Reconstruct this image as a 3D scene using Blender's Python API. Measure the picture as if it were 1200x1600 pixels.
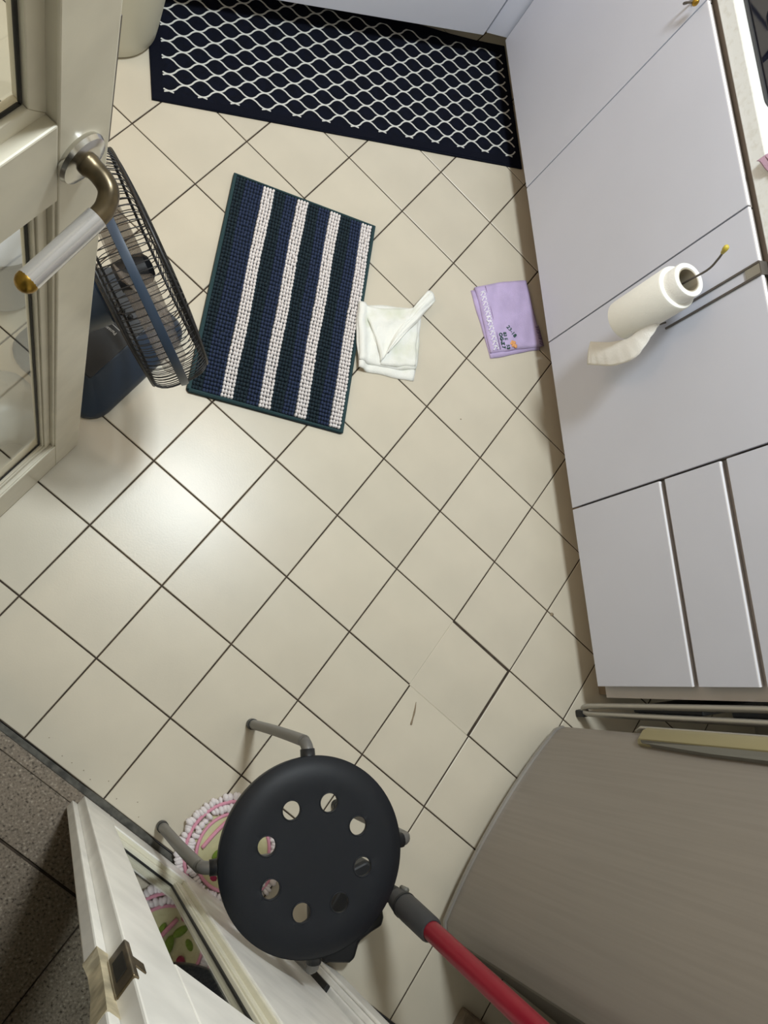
import bpy, bmesh, math, random
from mathutils import Vector, Matrix
from mathutils.geometry import delaunay_2d_cdt
for o in list(bpy.data.objects): bpy.data.objects.remove(o)
sc = bpy.context.scene
COL = sc.collection
rnd = random.Random(7)

# ------------------------------------------------------------------ camera
cam = bpy.data.cameras.new('camera'); camo = bpy.data.objects.new('camera', cam); COL.objects.link(camo)
cam.sensor_fit = 'AUTO'; cam.sensor_width = 36.0; cam.lens = 1209.1 / 1600 * 36.0
cam.clip_start = 0.02; cam.clip_end = 50
RIGHT = Vector((0.9176, -0.0979, 0.3852)); DOWN = Vector((-0.0212, -0.9799, -0.1984)); FWD = Vector((0.3969, 0.1739, -0.9013))
m3 = Matrix((RIGHT, -DOWN, -FWD)).transposed()
camo.matrix_world = Matrix.Translation((-0.2183, -0.4665, 1.7459)) @ m3.to_4x4()
sc.camera = camo

# ------------------------------------------------------------------ light
w = bpy.data.worlds.new('world'); sc.world = w; w.use_nodes = True
w.node_tree.nodes['Background'].inputs[0].default_value = (0.9, 0.93, 1.0, 1)
w.node_tree.nodes['Background'].inputs[1].default_value = 0.05
def area(name, loc, target, size, power, col, shape='DISK'):
    l = bpy.data.lights.new(name, 'AREA'); l.shape = shape; l.size = size; l.energy = power; l.color = col
    o = bpy.data.objects.new(name, l); COL.objects.link(o); o.location = loc
    o.rotation_euler = (Vector(target) - Vector(loc)).to_track_quat('-Z', 'Y').to_euler(); return o
area('kitchen_ceiling_light', (0.45, 0.46, 2.52), (0.45, 0.46, 0), 0.34, 42, (0.88, 0.96, 1.0))
def ABw(a, b, z=0.0): return Vector((0.7179 * a + 0.6961 * b, -0.6961 * a + 0.7179 * b, z))
l = bpy.data.lights.new('warm_side_light', 'POINT'); l.energy = 14; l.color = (1.0, 0.72, 0.52); l.shadow_soft_size = 0.08
wl = bpy.data.objects.new('warm_side_light', l); COL.objects.link(wl); wl.location = ABw(-1.75, -0.36, 1.75)

vs = sc.view_settings
vs.view_transform = 'Standard'; vs.look = 'None'; vs.exposure = 0.04; vs.gamma = 1.0; vs.use_curve_mapping = False
sc.cycles.max_bounces = 8; sc.cycles.transparent_max_bounces = 12

# ------------------------------------------------------------------ materials
def lin(c):
    f = lambda v: (v / 255 / 12.92) if v / 255 <= 0.04045 else ((v / 255 + 0.055) / 1.055) ** 2.4
    return (f(c[0]), f(c[1]), f(c[2]), 1.0)
def mat(name, col, rough=0.5, metal=0.0, spec=0.5, var=0.0, vscale=8.0, bump=0.0, bscale=60.0, detail=3.0, rand=0.0, stretch=None, coat=0.0, col2=None, ramp=None):
    m = bpy.data.materials.new(name); m.use_nodes = True; nt = m.node_tree; b = nt.nodes['Principled BSDF']
    b.inputs['Base Color'].default_value = lin(col); b.inputs['Roughness'].default_value = rough
    b.inputs['Metallic'].default_value = metal; b.inputs['Specular IOR Level'].default_value = spec
    b.inputs['Coat Weight'].default_value = coat
    tc = nt.nodes.new('ShaderNodeTexCoord'); src = tc.outputs['Object']
    if stretch:
        mp = nt.nodes.new('ShaderNodeMapping'); mp.inputs['Scale'].default_value = stretch; nt.links.new(src, mp.inputs[0]); src = mp.outputs[0]
    if var > 0 or col2 or rand > 0:
        mix = nt.nodes.new('ShaderNodeMix'); mix.data_type = 'RGBA'
        c2 = col2 if col2 else tuple(max(0, v * (1 - var)) for v in col)
        mix.inputs[6].default_value = lin(col); mix.inputs[7].default_value = lin(c2)
        if var > 0 or col2:
            n = nt.nodes.new('ShaderNodeTexNoise'); n.inputs['Scale'].default_value = vscale; n.inputs['Detail'].default_value = detail
            nt.links.new(src, n.inputs['Vector'])
            r = nt.nodes.new('ShaderNodeValToRGB'); lo, hi = ramp if ramp else (0.35, 0.65)
            r.color_ramp.elements[0].position = lo; r.color_ramp.elements[1].position = hi
            nt.links.new(n.outputs[0], r.inputs[0]); nt.links.new(r.outputs[0], mix.inputs[0])
        else: mix.inputs[0].default_value = 0
        out = mix.outputs[2]
        if rand > 0:
            oi = nt.nodes.new('ShaderNodeObjectInfo'); hsv = nt.nodes.new('ShaderNodeHueSaturation')
            mr = nt.nodes.new('ShaderNodeMapRange'); mr.inputs[3].default_value = 1 - rand; mr.inputs[4].default_value = 1 + rand
            nt.links.new(oi.outputs['Random'], mr.inputs[0]); nt.links.new(mr.outputs[0], hsv.inputs['Value']); nt.links.new(out, hsv.inputs['Color']); out = hsv.outputs[0]
        nt.links.new(out, b.inputs['Base Color'])
    if bump > 0:
        n2 = nt.nodes.new('ShaderNodeTexNoise'); n2.inputs['Scale'].default_value = bscale; n2.inputs['Detail'].default_value = 4
        nt.links.new(src, n2.inputs['Vector'])
        bp = nt.nodes.new('ShaderNodeBump'); bp.inputs['Strength'].default_value = bump; bp.inputs['Distance'].default_value = 0.002
        nt.links.new(n2.outputs[0], bp.inputs['Height']); nt.links.new(bp.outputs[0], b.inputs['Normal'])
    return m
def glass_mat(name, tint=(1, 1, 1), rough=0.0):
    m = bpy.data.materials.new(name); m.use_nodes = True; nt = m.node_tree; nt.nodes.clear()
    o = nt.nodes.new('ShaderNodeOutputMaterial'); mx = nt.nodes.new('ShaderNodeMixShader'); lw = nt.nodes.new('ShaderNodeLayerWeight')
    pw = nt.nodes.new('ShaderNodeMath'); pw.operation = 'POWER'; pw.inputs[1].default_value = 5
    ma = nt.nodes.new('ShaderNodeMath'); ma.operation = 'MULTIPLY_ADD'; ma.inputs[1].default_value = 0.95; ma.inputs[2].default_value = 0.045
    t = nt.nodes.new('ShaderNodeBsdfTransparent'); g = nt.nodes.new('ShaderNodeBsdfGlossy')
    lw.inputs[0].default_value = 0.5; t.inputs[0].default_value = (*tint, 1); g.inputs['Roughness'].default_value = rough
    nt.links.new(lw.outputs['Facing'], pw.inputs[0]); nt.links.new(pw.outputs[0], ma.inputs[0]); nt.links.new(ma.outputs[0], mx.inputs[0])
    nt.links.new(t.outputs[0], mx.inputs[1]); nt.links.new(g.outputs[0], mx.inputs[2]); nt.links.new(mx.outputs[0], o.inputs[0])
    return m
def smoke_mat(name, col, alpha):
    m = mat(name, col, 0.3); m.node_tree.nodes['Principled BSDF'].inputs['Alpha'].default_value = alpha; return m
def terrazzo_mat():
    m = mat('terrazzo', (112, 99, 84), 0.45); nt = m.node_tree; b = nt.nodes['Principled BSDF']
    tc = nt.nodes.new('ShaderNodeTexCoord')
    v = nt.nodes.new('ShaderNodeTexVoronoi'); v.inputs['Scale'].default_value = 260
    n = nt.nodes.new('ShaderNodeTexNoise'); n.inputs['Scale'].default_value = 190; n.inputs['Detail'].default_value = 3
    r = nt.nodes.new('ShaderNodeValToRGB'); e = r.color_ramp.elements
    e[0].position = 0.30; e[0].color = lin((66, 56, 46)); e[1].position = 0.72; e[1].color = lin((186, 174, 156))
    k = e.new(0.42); k.color = lin((134, 121, 105)); k = e.new(0.6); k.color = lin((150, 136, 119))
    for s in (v, n): nt.links.new(tc.outputs['Object'], s.inputs['Vector'])
    mx = nt.nodes.new('ShaderNodeMix'); mx.data_type = 'RGBA'; mx.blend_type = 'MULTIPLY'; mx.inputs[0].default_value = 0.3
    nt.links.new(n.outputs[0], r.inputs[0]); nt.links.new(r.outputs[0], mx.inputs[6]); nt.links.new(v.outputs['Distance'], mx.inputs[7]); nt.links.new(mx.outputs[2], b.inputs['Base Color'])
    return m

M = {}
M['tile'] = mat('floor_tile_glaze', (208, 199, 180), 0.31, spec=0.42, var=0.035, vscale=5, bump=0.05, bscale=260, rand=0.025)
M['grout'] = mat('grout', (74, 62, 50), 0.9, var=0.3, vscale=40)
M['terrazzo'] = terrazzo_mat()
M['cement'] = mat('dark_cement', (100, 98, 91), 0.85, var=0.35, vscale=50, bump=0.4, bscale=120)
M['wall'] = mat('wall_paint', (225, 219, 205), 0.8)
M['ceil'] = mat('ceiling_paint', (235, 234, 230), 0.9)
M['cab'] = mat('cabinet_laminate', (214, 216, 228), 0.42, spec=0.4, var=0.02, vscale=3)
M['edge'] = mat('cabinet_lit_edge', (244, 242, 246), 0.3)  # brighter than the laminate: highlight of the top edges put into the colour
M['carc'] = mat('carcass_grey', (146, 137, 130), 0.6)
M['carcw'] = mat('carcass_white', (205, 199, 196), 0.5)
M['plinth'] = mat('plinth_brown', (150, 133, 112), 0.6)
M['counter'] = mat('stone_worktop', (232, 233, 230), 0.28, col2=(220, 219, 212), vscale=90, ramp=(0.5, 0.75))
M['hob'] = mat('hob_black_glass', (12, 14, 26), 0.12)
M['rose_steel'] = mat('satin_chrome', (226, 226, 230), 0.22, metal=0.8)
M['iron'] = mat('cast_iron', (26, 26, 28), 0.6, bump=0.2, bscale=200)
M['chrome'] = mat('chrome', (205, 203, 198), 0.2, metal=1.0)
M['steel'] = mat('brushed_steel', (176, 172, 164), 0.36, metal=0.75)
M['bronze'] = mat('aged_bronze', (122, 108, 84), 0.33, metal=0.85, var=0.35, vscale=35)
M['brass'] = mat('brass', (190, 150, 62), 0.3, metal=0.9, var=0.25, vscale=60)
M['darkmetal'] = mat('dark_metal', (104, 98, 92), 0.4, metal=0.45)
M['yellowcap'] = mat('yellow_plastic', (196, 178, 70), 0.35)
M['paper'] = mat('tissue_paper', (240, 238, 229), 0.95, bump=0.25, bscale=350)
M['papere'] = mat('tissue_paper_embossed', (243, 241, 235), 0.95, bump=0.5, bscale=500)
M['card'] = mat('cardboard_core', (168, 158, 138), 0.9)
M['matnavy'] = mat('navy_rubber_mat', (13, 17, 31), 0.9, spec=0.15, var=0.25, vscale=60, bump=0.3, bscale=500)
M['matnavyb'] = mat('navy_mat_binding', (11, 14, 26), 0.9, spec=0.15, bump=0.3, bscale=500)
M['net'] = mat('white_mat_print', (206, 206, 200), 0.8)
M['back'] = mat('bath_mat_backing', (18, 32, 40), 0.95)
M['bind'] = mat('bath_mat_binding', (36, 62, 66), 0.9, bump=0.4, bscale=300)
M['tuftw'] = mat('white_chenille', (238, 232, 230), 0.95, bump=0.3, bscale=400)
M['tuftn'] = mat('blue_chenille', (40, 53, 82), 0.95, bump=0.3, bscale=400)
M['tuftt'] = mat('teal_chenille', (24, 42, 52), 0.95, bump=0.3, bscale=400)
M['cloth'] = mat('white_cotton', (241, 241, 234), 0.95, col2=(222, 224, 206), vscale=14, ramp=(0.5, 0.72), bump=0.5, bscale=420)
M['lilac'] = mat('lilac_terry', (196, 178, 216), 0.95, var=0.06, vscale=25, bump=0.5, bscale=450)
M['lilacd'] = mat('lilac_fringe', (120, 100, 130), 0.95)
M['brocade'] = mat('white_embroidery', (238, 234, 242), 0.8)
M['greenthread'] = mat('green_embroidery', (38, 78, 66), 0.85)
M['orangethread'] = mat('orange_embroidery', (222, 160, 104), 0.85)
M['pinkcloth'] = mat('dusty_pink_cloth', (168, 136, 150), 0.95, bump=0.4, bscale=400)
M['black'] = mat('black_plastic', (22, 24, 28), 0.45, var=0.12, vscale=50, bump=0.08, bscale=600)
M['seat'] = mat('stool_seat_plastic', (21, 24, 30), 0.52, spec=0.3, var=0.10, vscale=9, bump=0.06, bscale=700)
M['legmetal'] = mat('grey_leg_paint', (112, 110, 107), 0.42, metal=0.35)
M['fanblue'] = mat('navy_fan_plastic', (38, 52, 70), 0.38)
M['fanrim'] = mat('fan_rim_blue', (44, 58, 76), 0.4)
M['fanpanel'] = mat('fan_panel_black', (46, 48, 52), 0.35)
M['wire'] = mat('black_wire', (24, 24, 26), 0.45)
M['blade'] = smoke_mat('smoky_blade', (146, 134, 122), 0.34)
M['fantext'] = mat('silver_lettering', (190, 192, 194), 0.4)
M['doorp'] = mat('cream_gloss_paint', (222, 215, 196), 0.32, var=0.05, vscale=14, bump=0.10, bscale=35)
M['doorw'] = mat('white_gloss_paint', (248, 245, 238), 0.35, var=0.06, vscale=16, bump=0.14, bscale=30)
M['bead'] = mat('cream_bead_paint', (226, 221, 200), 0.4, var=0.03, vscale=30, bump=0.2, bscale=60)
M['putty'] = mat('black_putty', (24, 23, 21), 0.6)
M['glass'] = glass_mat('window_glass', (0.95, 0.975, 0.96))
M['woodbare'] = mat('bare_wood', (208, 194, 162), 0.8, var=0.25, vscale=45)
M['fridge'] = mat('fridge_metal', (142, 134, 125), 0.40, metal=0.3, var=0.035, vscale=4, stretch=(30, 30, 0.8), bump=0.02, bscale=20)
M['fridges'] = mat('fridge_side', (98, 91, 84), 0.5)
M['fridget'] = mat('fridge_trim', (150, 146, 140), 0.35, metal=0.4)
M['olive'] = mat('olive_handle', (156, 146, 108), 0.42, metal=0.1)
M['greyplast'] = mat('grey_plastic', (112, 110, 102), 0.45)
M['red'] = mat('red_wand', (140, 18, 40), 0.34, metal=0.2)
M['joint'] = mat('charcoal_plastic', (58, 58, 60), 0.5)
M['yarn'] = mat('white_yarn', (228, 220, 220), 0.95, bump=0.6, bscale=250)
M['pink'] = mat('pink_piping', (216, 150, 170), 0.8)
M['quilt'] = mat('cream_quilt', (206, 202, 160), 0.9, bump=0.4, bscale=120)
M['leafg'] = mat('green_print', (122, 150, 58), 0.9)
M['rose'] = mat('dark_rose_print', (150, 44, 78), 0.9)
M['bin'] = mat('ivory_plastic', (206, 202, 182), 0.4)
M['tub'] = mat('pale_grey_plastic', (190, 192, 200), 0.4)
M['bag'] = smoke_mat('clear_plastic_bag', (226, 226, 222), 0.55)
M['brown'] = mat('brown_card', (138, 122, 102), 0.85, var=0.15, vscale=20)
M['stain'] = mat('dirt_stain', (140, 124, 100), 0.8)

# ------------------------------------------------------------------ helpers
LOC = {}
class MB:
    def __init__(s): s.v = []; s.f = []
    def add(s, vs, fs):
        n = len(s.v); s.v += [tuple(p) for p in vs]; s.f += [tuple(i + n for i in f) for f in fs]
    def box(s, a, b):
        x0, y0, z0 = a; x1, y1, z1 = b
        s.add([(x0, y0, z0), (x1, y0, z0), (x1, y1, z0), (x0, y1, z0), (x0, y0, z1), (x1, y0, z1), (x1, y1, z1), (x0, y1, z1)],
              [(0, 3, 2, 1), (4, 5, 6, 7), (0, 1, 5, 4), (1, 2, 6, 5), (2, 3, 7, 6), (3, 0, 4, 7)]); return s
    def prism(s, poly, z0, z1):
        n = len(poly)
        s.add([(p[0], p[1], z0) for p in poly] + [(p[0], p[1], z1) for p in poly],
              [tuple(range(n - 1, -1, -1)), tuple(range(n, 2 * n))] + [(i, (i + 1) % n, n + (i + 1) % n, n + i) for i in range(n)]); return s
    def loft(s, rings, cap=True):
        n = len(rings[0]); k = len(rings); vs = [p for r in rings for p in r]; fs = []
        for j in range(k - 1):
            for i in range(n): fs.append((j * n + i, j * n + (i + 1) % n, (j + 1) * n + (i + 1) % n, (j + 1) * n + i))
        if cap: fs += [tuple(range(n - 1, -1, -1)), tuple(range((k - 1) * n, k * n))]
        s.add(vs, fs); return s
    def tube(s, path, r, seg=8, cap=True):
        P = [Vector(p) for p in path]; rs = r if isinstance(r, (list, tuple)) else [r] * len(P); rings = []; up = None
        for i, p in enumerate(P):
            t = (P[min(i + 1, len(P) - 1)] - P[max(i - 1, 0)]).normalized()
            if up is None: up = t.orthogonal().normalized()
            up = (up - t * up.dot(t)).normalized(); sd = t.cross(up)
            rings.append([p + (up * math.cos(2 * math.pi * k / seg) + sd * math.sin(2 * math.pi * k / seg)) * rs[i] for k in range(seg)])
        return s.loft(rings, cap)
    def lathe(s, prof, o=(0, 0, 0), ax=(0, 0, 1), seg=32):
        o = Vector(o); ax = Vector(ax).normalized(); u = ax.orthogonal().normalized(); w_ = ax.cross(u)
        return s.loft([[o + ax * h + (u * math.cos(2 * math.pi * k / seg) + w_ * math.sin(2 * math.pi * k / seg)) * r for k in range(seg)] for r, h in prof])
    def ring(s, c, ax, R, r, seg=48, rs=6):
        c = Vector(c); ax = Vector(ax).normalized(); u = ax.orthogonal().normalized(); w_ = ax.cross(u); vs = []; fs = []
        for i in range(seg):
            t = 2 * math.pi * i / seg; d = u * math.cos(t) + w_ * math.sin(t)
            for k in range(rs):
                q = 2 * math.pi * k / rs; vs.append(c + d * (R + r * math.cos(q)) + ax * r * math.sin(q))
        for i in range(seg):
            for k in range(rs): fs.append((i * rs + k, ((i + 1) % seg) * rs + k, ((i + 1) % seg) * rs + (k + 1) % rs, i * rs + (k + 1) % rs))
        s.add(vs, fs); return s
    def ball(s, c, r, seg=8, rg=5, axes=None):
        c = Vector(c); ax = axes or (Vector((1, 0, 0)), Vector((0, 1, 0)), Vector((0, 0, 1))); rr = r if isinstance(r, (tuple, list)) else (r, r, r)
        pt = lambda x, y, z: c + ax[0] * (x * rr[0]) + ax[1] * (y * rr[1]) + ax[2] * (z * rr[2])
        vs = [pt(0, 0, 1)]; fs = []
        for j in range(1, rg):
            t = math.pi * j / rg
            for i in range(seg): q = 2 * math.pi * i / seg; vs.append(pt(math.sin(t) * math.cos(q), math.sin(t) * math.sin(q), math.cos(t)))
        vs.append(pt(0, 0, -1)); L = len(vs) - 1
        for i in range(seg): fs.append((0, 1 + i, 1 + (i + 1) % seg))
        for j in range(rg - 2):
            for i in range(seg): a = 1 + j * seg; fs.append((a + i, a + seg + i, a + seg + (i + 1) % seg, a + (i + 1) % seg))
        a = 1 + (rg - 2) * seg
        for i in range(seg): fs.append((a + i, L, a + (i + 1) % seg))
        s.add(vs, fs); return s
    def sheet(s, fn, nu, nv, th):
        """closed thin sheet: fn(u,v)->top point; bottom is th lower (th number or fn)"""
        top = [Vector(fn(i / nu, j / nv)) for j in range(nv + 1) for i in range(nu + 1)]
        tv = th if isinstance(th, Vector) else Vector((0, 0, -th))
        n = len(top); vs = top + [p + tv for p in top]; fs = []; W_ = nu + 1
        for j in range(nv):
            for i in range(nu):
                a = j * W_ + i; fs.append((a, a + 1, a + W_ + 1, a + W_)); fs.append((n + a, n + a + W_, n + a + W_ + 1, n + a + 1))
        bd = [i for i in range(nu)] + [j * W_ + nu for j in range(nv)] + [nv * W_ + i for i in range(nu, 0, -1)] + [j * W_ for j in range(nv, 0, -1)]
        for k in range(len(bd)): a, b = bd[k], bd[(k + 1) % len(bd)]; fs.append((a, n + a, n + b, b))
        s.add(vs, fs); return s
    def ab(s):
        s.v = [tuple(ABw(*p)) for p in s.v]; return s
    def build(s, name, m, parent=None, smooth=False, bevel=0.0, loc=None, kind=None, label=None, seg=2):
        base = Vector(loc) if loc is not None else Vector((0, 0, 0))
        me = bpy.data.meshes.new(name); off = LOC.get(parent.name, Vector((0, 0, 0))) if parent else base
        me.from_pydata([tuple(Vector(p) - off) for p in s.v], [], s.f); me.update()
        bm = bmesh.new(); bm.from_mesh(me); bmesh.ops.recalc_face_normals(bm, faces=bm.faces); bm.to_mesh(me); bm.free()
        me.materials.append(m if not isinstance(m, str) else M[m])
        o = bpy.data.objects.new(name, me); COL.objects.link(o)
        if parent: o.parent = parent; LOC[o.name] = off
        else: o.location = base; LOC[o.name] = base
        if smooth:
            for p in me.polygons: p.use_smooth = True
        if smooth == 'auto':
            me.set_sharp_from_angle(angle=math.radians(35))
        if bevel:
            bv = o.modifiers.new('bevel', 'BEVEL'); bv.width = bevel; bv.segments = seg; bv.limit_method = 'ANGLE'; bv.angle_limit = math.radians(40)
        if kind: o['kind'] = kind
        if label: o['label'] = label
        return o
def thing(name, label, cat, loc=(0, 0, 0), group=None, kind=None):
    o = bpy.data.objects.new(name, None); COL.objects.link(o); o.location = loc; o.empty_display_size = 0.05
    o['label'] = label; o['category'] = cat; LOC[o.name] = Vector(loc)
    if group: o['group'] = group
    if kind: o['kind'] = kind
    return o
def tag(o, label, cat, group=None, kind=None):
    o['label'] = label; o['category'] = cat
    if group: o['group'] = group
    if kind: o['kind'] = kind
    return o
def smooth_path(pts, n=6):
    P = [Vector(p) for p in pts]; out = []
    for i in range(len(P) - 1):
        p0 = P[max(i - 1, 0)]; p1 = P[i]; p2 = P[i + 1]; p3 = P[min(i + 2, len(P) - 1)]
        for k in range(n):
            t = k / n; out.append(0.5 * ((2 * p1) + (p2 - p0) * t + (2 * p0 - 5 * p1 + 4 * p2 - p3) * t * t + (3 * p1 - p0 - 3 * p2 + p3) * t ** 3))
    out.append(P[-1]); return out
def rrect(x0, y0, x1, y1, r, n=6):
    out = []
    for cx, cy, a0 in ((x1 - r, y1 - r, 0), (x0 + r, y1 - r, 90), (x0 + r, y0 + r, 180), (x1 - r, y0 + r, 270)):
        for k in range(n + 1): t = math.radians(a0 + 90 * k / n); out.append((cx + r * math.cos(t), cy + r * math.sin(t)))
    return out
def lerp(a, b, t): return a + (b - a) * t
def text_mesh(txt, size, name, m, parent, origin, xdir, ydir, depth=0.0006):
    cu = bpy.data.curves.new('lettering', 'FONT'); cu.body = txt; cu.size = size; cu.extrude = depth; cu.offset = 0.02 * size
    o = bpy.data.objects.new('lettering', cu); COL.objects.link(o)
    dg = bpy.context.evaluated_depsgraph_get(); me = bpy.data.meshes.new_from_object(o.evaluated_get(dg))
    bpy.data.objects.remove(o)
    x = Vector(xdir).normalized(); y = Vector(ydir).normalized(); z = x.cross(y)
    off = LOC[parent.name]
    for v in me.vertices: v.co = Vector(origin) + x * v.co.x + y * v.co.y + z * v.co.z - off
    me.name = name; me.materials.clear(); me.materials.append(M[m])
    ob = bpy.data.objects.new(name, me); COL.objects.link(ob); ob.parent = parent; LOC[ob.name] = off; return ob

# ------------------------------------------------------------------ floor
T = 0.2
floor = MB().prism([tuple(ABw(a, b)[:2]) for a, b in ((-3.2, -0.6), (1.85, -0.6), (1.85, 0.3), (0.9, 2.6), (-3.2, 2.6))], -0.06, -0.0022).build('floor', 'grout')
tag(floor, 'beige square ceramic tile kitchen floor with dark joints laid diagonally', 'floor', kind='structure')
def tile_mesh(name, g=0.0016, h=0.010):
    e = T / 2 - g; c = 0.0016
    mb = MB()
    rings = []
    for (q, z) in ((e, -h), (e, -c), (e - 0.0005, -c * 0.35), (e - c, 0.0)):
        rings.append([(q, q, z), (-q, q, z), (-q, -q, z), (q, -q, z)])
    mb.loft(rings)
    ca, sa = ABw(1, 0).xy; mb.v = [tuple(ABw(*p)) for p in mb.v]
    me = bpy.data.meshes.new(name); me.from_pydata(mb.v, [], mb.f); me.update()
    bm = bmesh.new(); bm.from_mesh(me); bmesh.ops.recalc_face_normals(bm, faces=bm.faces); bm.to_mesh(me); bm.free()
    me.materials.append(M['tile']); return me
TME = tile_mesh('floor_tile_mesh')
VIEW = [(-0.45, 1.2), (-0.1, 1.75), (1.35, 1.75), (1.7, 1.2), (1.6, -1.7), (-0.45, -1.25)]
def inpoly(p, poly):
    c = False; n = len(poly)
    for i in range(n):
        x0, y0 = poly[i]; x1, y1 = poly[(i + 1) % n]
        if (y0 > p[1]) != (y1 > p[1]) and p[0] < (x1 - x0) * (p[1] - y0) / (y1 - y0) + x0: c = not c
    return c
far = MB(); ntile = 0
for i in range(-15, 10):
    for j in range(-3, 13):
        p = ABw((i + .5) * T, (j + .5) * T)
        if p.x > 1.6 or p.y > 1.95 or p.x < -2.2: continue
        if (i + .5) * T > 1.85: continue
        if inpoly((p.x, p.y), VIEW):
            o = bpy.data.objects.new('tile', TME); COL.objects.link(o); o.parent = floor
            d = Vector((0, 0, rnd.uniform(-0.0006, 0.0003)))
            if (i, j) == (4, 0): d = -ABw(0.0034, 0.0033) + Vector((0, 0, -0.0007))
            o.location = p + d; o.rotation_euler = (rnd.gauss(0, 0.0022), rnd.gauss(0, 0.0022), rnd.gauss(0, 0.0015)); ntile += 1
        else:
            far.prism([tuple((p + ABw(sx * .098, sy * .098))[:2]) for sx, sy in ((-1, -1), (1, -1), (1, 1), (-1, 1))], -0.01, 0)
far.build('tile_remainder', 'tile', floor, kind='stuff')
mk = MB()
mk.tube(smooth_path([(0.5850, -0.5985, 0.0002), (0.5775, -0.622, 0.0002), (0.565, -0.650, 0.0002)], 5), [0.0006, 0.001, 0.0014, 0.0018, 0.0022, 0.0026, 0.0023, 0.002, 0.0022, 0.0028, 0.002], 6)
mk.ball((1.0081, -0.4189, 0.0008), (0.006, 0.005, 0.002)); mk.ball((0.8021, 0.1195, 0.0004), (0.0022, 0.0016, 0.0008)); mk.ball((-0.0165, 0.5755, 0.0004), (0.002, 0.0014, 0.0008))
for k in range(9): q = ABw(0.24 + 0.03 * k + rnd.uniform(-.01, .01), -0.585 + rnd.uniform(-.004, .02), 0.0003); mk.ball(q, (0.0014, 0.001, 0.0005), 5, 3)
mk.build('dirt_mark', 'stain', floor, True)

# hall terrazzo
hall = MB().prism([tuple(ABw(a, b)[:2]) for a, b in ((-2.0, -2.6), (2.6, -2.6), (2.6, -0.64), (-2.0, -0.64))], -0.07, -0.0105).build('floor.001', 'grout')
tag(hall, 'brown speckled terrazzo floor of the dark hall outside the kitchen doorway', 'floor', kind='structure')
for (a0, a1, b0, b1) in [(-.68, -.08, -.7605, -.6405), (-.0775, .5185, -.7605, -.6405), (.5215, 1.12, -.7605, -.6405), (1.123, 1.7, -.7605, -.6405)] + \
        [(.5215 - .6 * k + .0015, .5215 - .6 * (k - 1) - .0015, -.7635 - .6 * (r + 1), -.7635 - .6 * r - .003) for k in range(-1, 4) for r in range(3)]:
    m_ = MB().prism([tuple(ABw(a, b)[:2]) for a, b in ((a0, b0), (a1, b0), (a1, b1), (a0, b1))], -0.03, -0.006)
    m_.build('terrazzo_slab', 'terrazzo', hall, bevel=0.001, seg=1)
# threshold strip: dark cement with a broken edge, then a paler stone line
pts = []
for k in range(61):
    a = -0.9 + k * 0.05; pts.append((a, -0.6015 + rnd.uniform(-0.0015, 0.0025)))
poly = [tuple(ABw(a, b)[:2]) for a, b in pts] + [tuple(ABw(2.1, -0.6135)[:2]), tuple(ABw(-0.9, -0.6135)[:2])]
tr = MB().prism(poly[::-1], -0.03, -0.0015).build('trim_1', 'cement'); tag(tr, 'dark cement threshold strip along the broken tile edge in the doorway', 'threshold', kind='structure')
tr = MB().prism([tuple(ABw(a, b)[:2]) for a, b in ((-.9, -.6135), (2.1, -.6135), (2.1, -.640), (-.9, -.640))], -0.03, -0.0035).build('trim_2', 'terrazzo', bevel=0.0015); tag(tr, 'speckled stone threshold edge between cement strip and hall floor', 'threshold', kind='structure')

# ------------------------------------------------------------------ room shell
H = 2.62
def wall(name, pts, z0, z1, label, m='wall'):
    o = MB().prism([tuple(p) for p in pts], z0, z1).build(name, m); tag(o, label, 'wall', kind='structure'); return o
AB2 = lambda a, b: tuple(ABw(a, b)[:2])
wall('wall_right', [(1.66, -0.95), (1.78, -1.08), (1.78, 2.1), (1.66, 2.1)], -0.06, H, 'cream wall behind the right run of cabinets')
wall('wall_far', [(-2.4, 1.98), (1.66, 1.98), (1.66, 2.1), (-2.4, 2.1)], -0.06, H, 'cream wall behind the far cabinets')
wall('wall_left', [(-2.4, 1.4), (-2.28, 1.3), (-2.28, 1.98), (-2.4, 1.98)], -0.06, H, 'cream wall at the far left end of the kitchen')
wall('wall_fridge', [AB2(1.85, -0.64), AB2(1.97, -0.64), AB2(1.97, 0.55), AB2(1.85, 0.5)], -0.06, H, 'cream wall behind the fridge')
wall('wall_doorway_right', [AB2(1.04, -0.76), AB2(1.97, -0.76), AB2(1.97, -0.64), AB2(1.04, -0.64)], -0.06, H, 'cream wall right of the double door beside the fridge')
wall('wall_doorway_left', [AB2(-2.75, -0.76), AB2(-0.235, -0.76), AB2(-0.235, -0.64), AB2(-2.75, -0.64)], -0.06, H, 'cream wall left of the double door')
wall('wall_doorway_head', [AB2(-0.235, -0.76), AB2(1.04, -0.76), AB2(1.04, -0.64), AB2(-0.235, -0.64)], 2.12, H, 'cream wall above the double door')
wall('wall_hall_end', [AB2(-2.0, -2.72), AB2(2.6, -2.72), AB2(2.6, -2.6), AB2(-2.0, -2.6)], -0.07, H, 'cream wall at the end of the hall')
wall('wall_hall_left', [AB2(-2.12, -2.6), AB2(-2.0, -2.6), AB2(-2.0, -0.76), AB2(-2.12, -0.76)], -0.07, H, 'cream wall on the left of the hall')
wall('wall_hall_right', [AB2(2.6, -2.6), AB2(2.72, -2.6), AB2(2.72, -0.76), AB2(2.6, -0.76)], -0.07, H, 'cream wall on the right of the hall')
ce = MB().box((-4.2, -4.0, H), (3.0, 2.2, H + 0.08)).build('ceiling', 'ceil'); tag(ce, 'plain white ceiling over kitchen and hall', 'ceiling', kind='structure')

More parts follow.
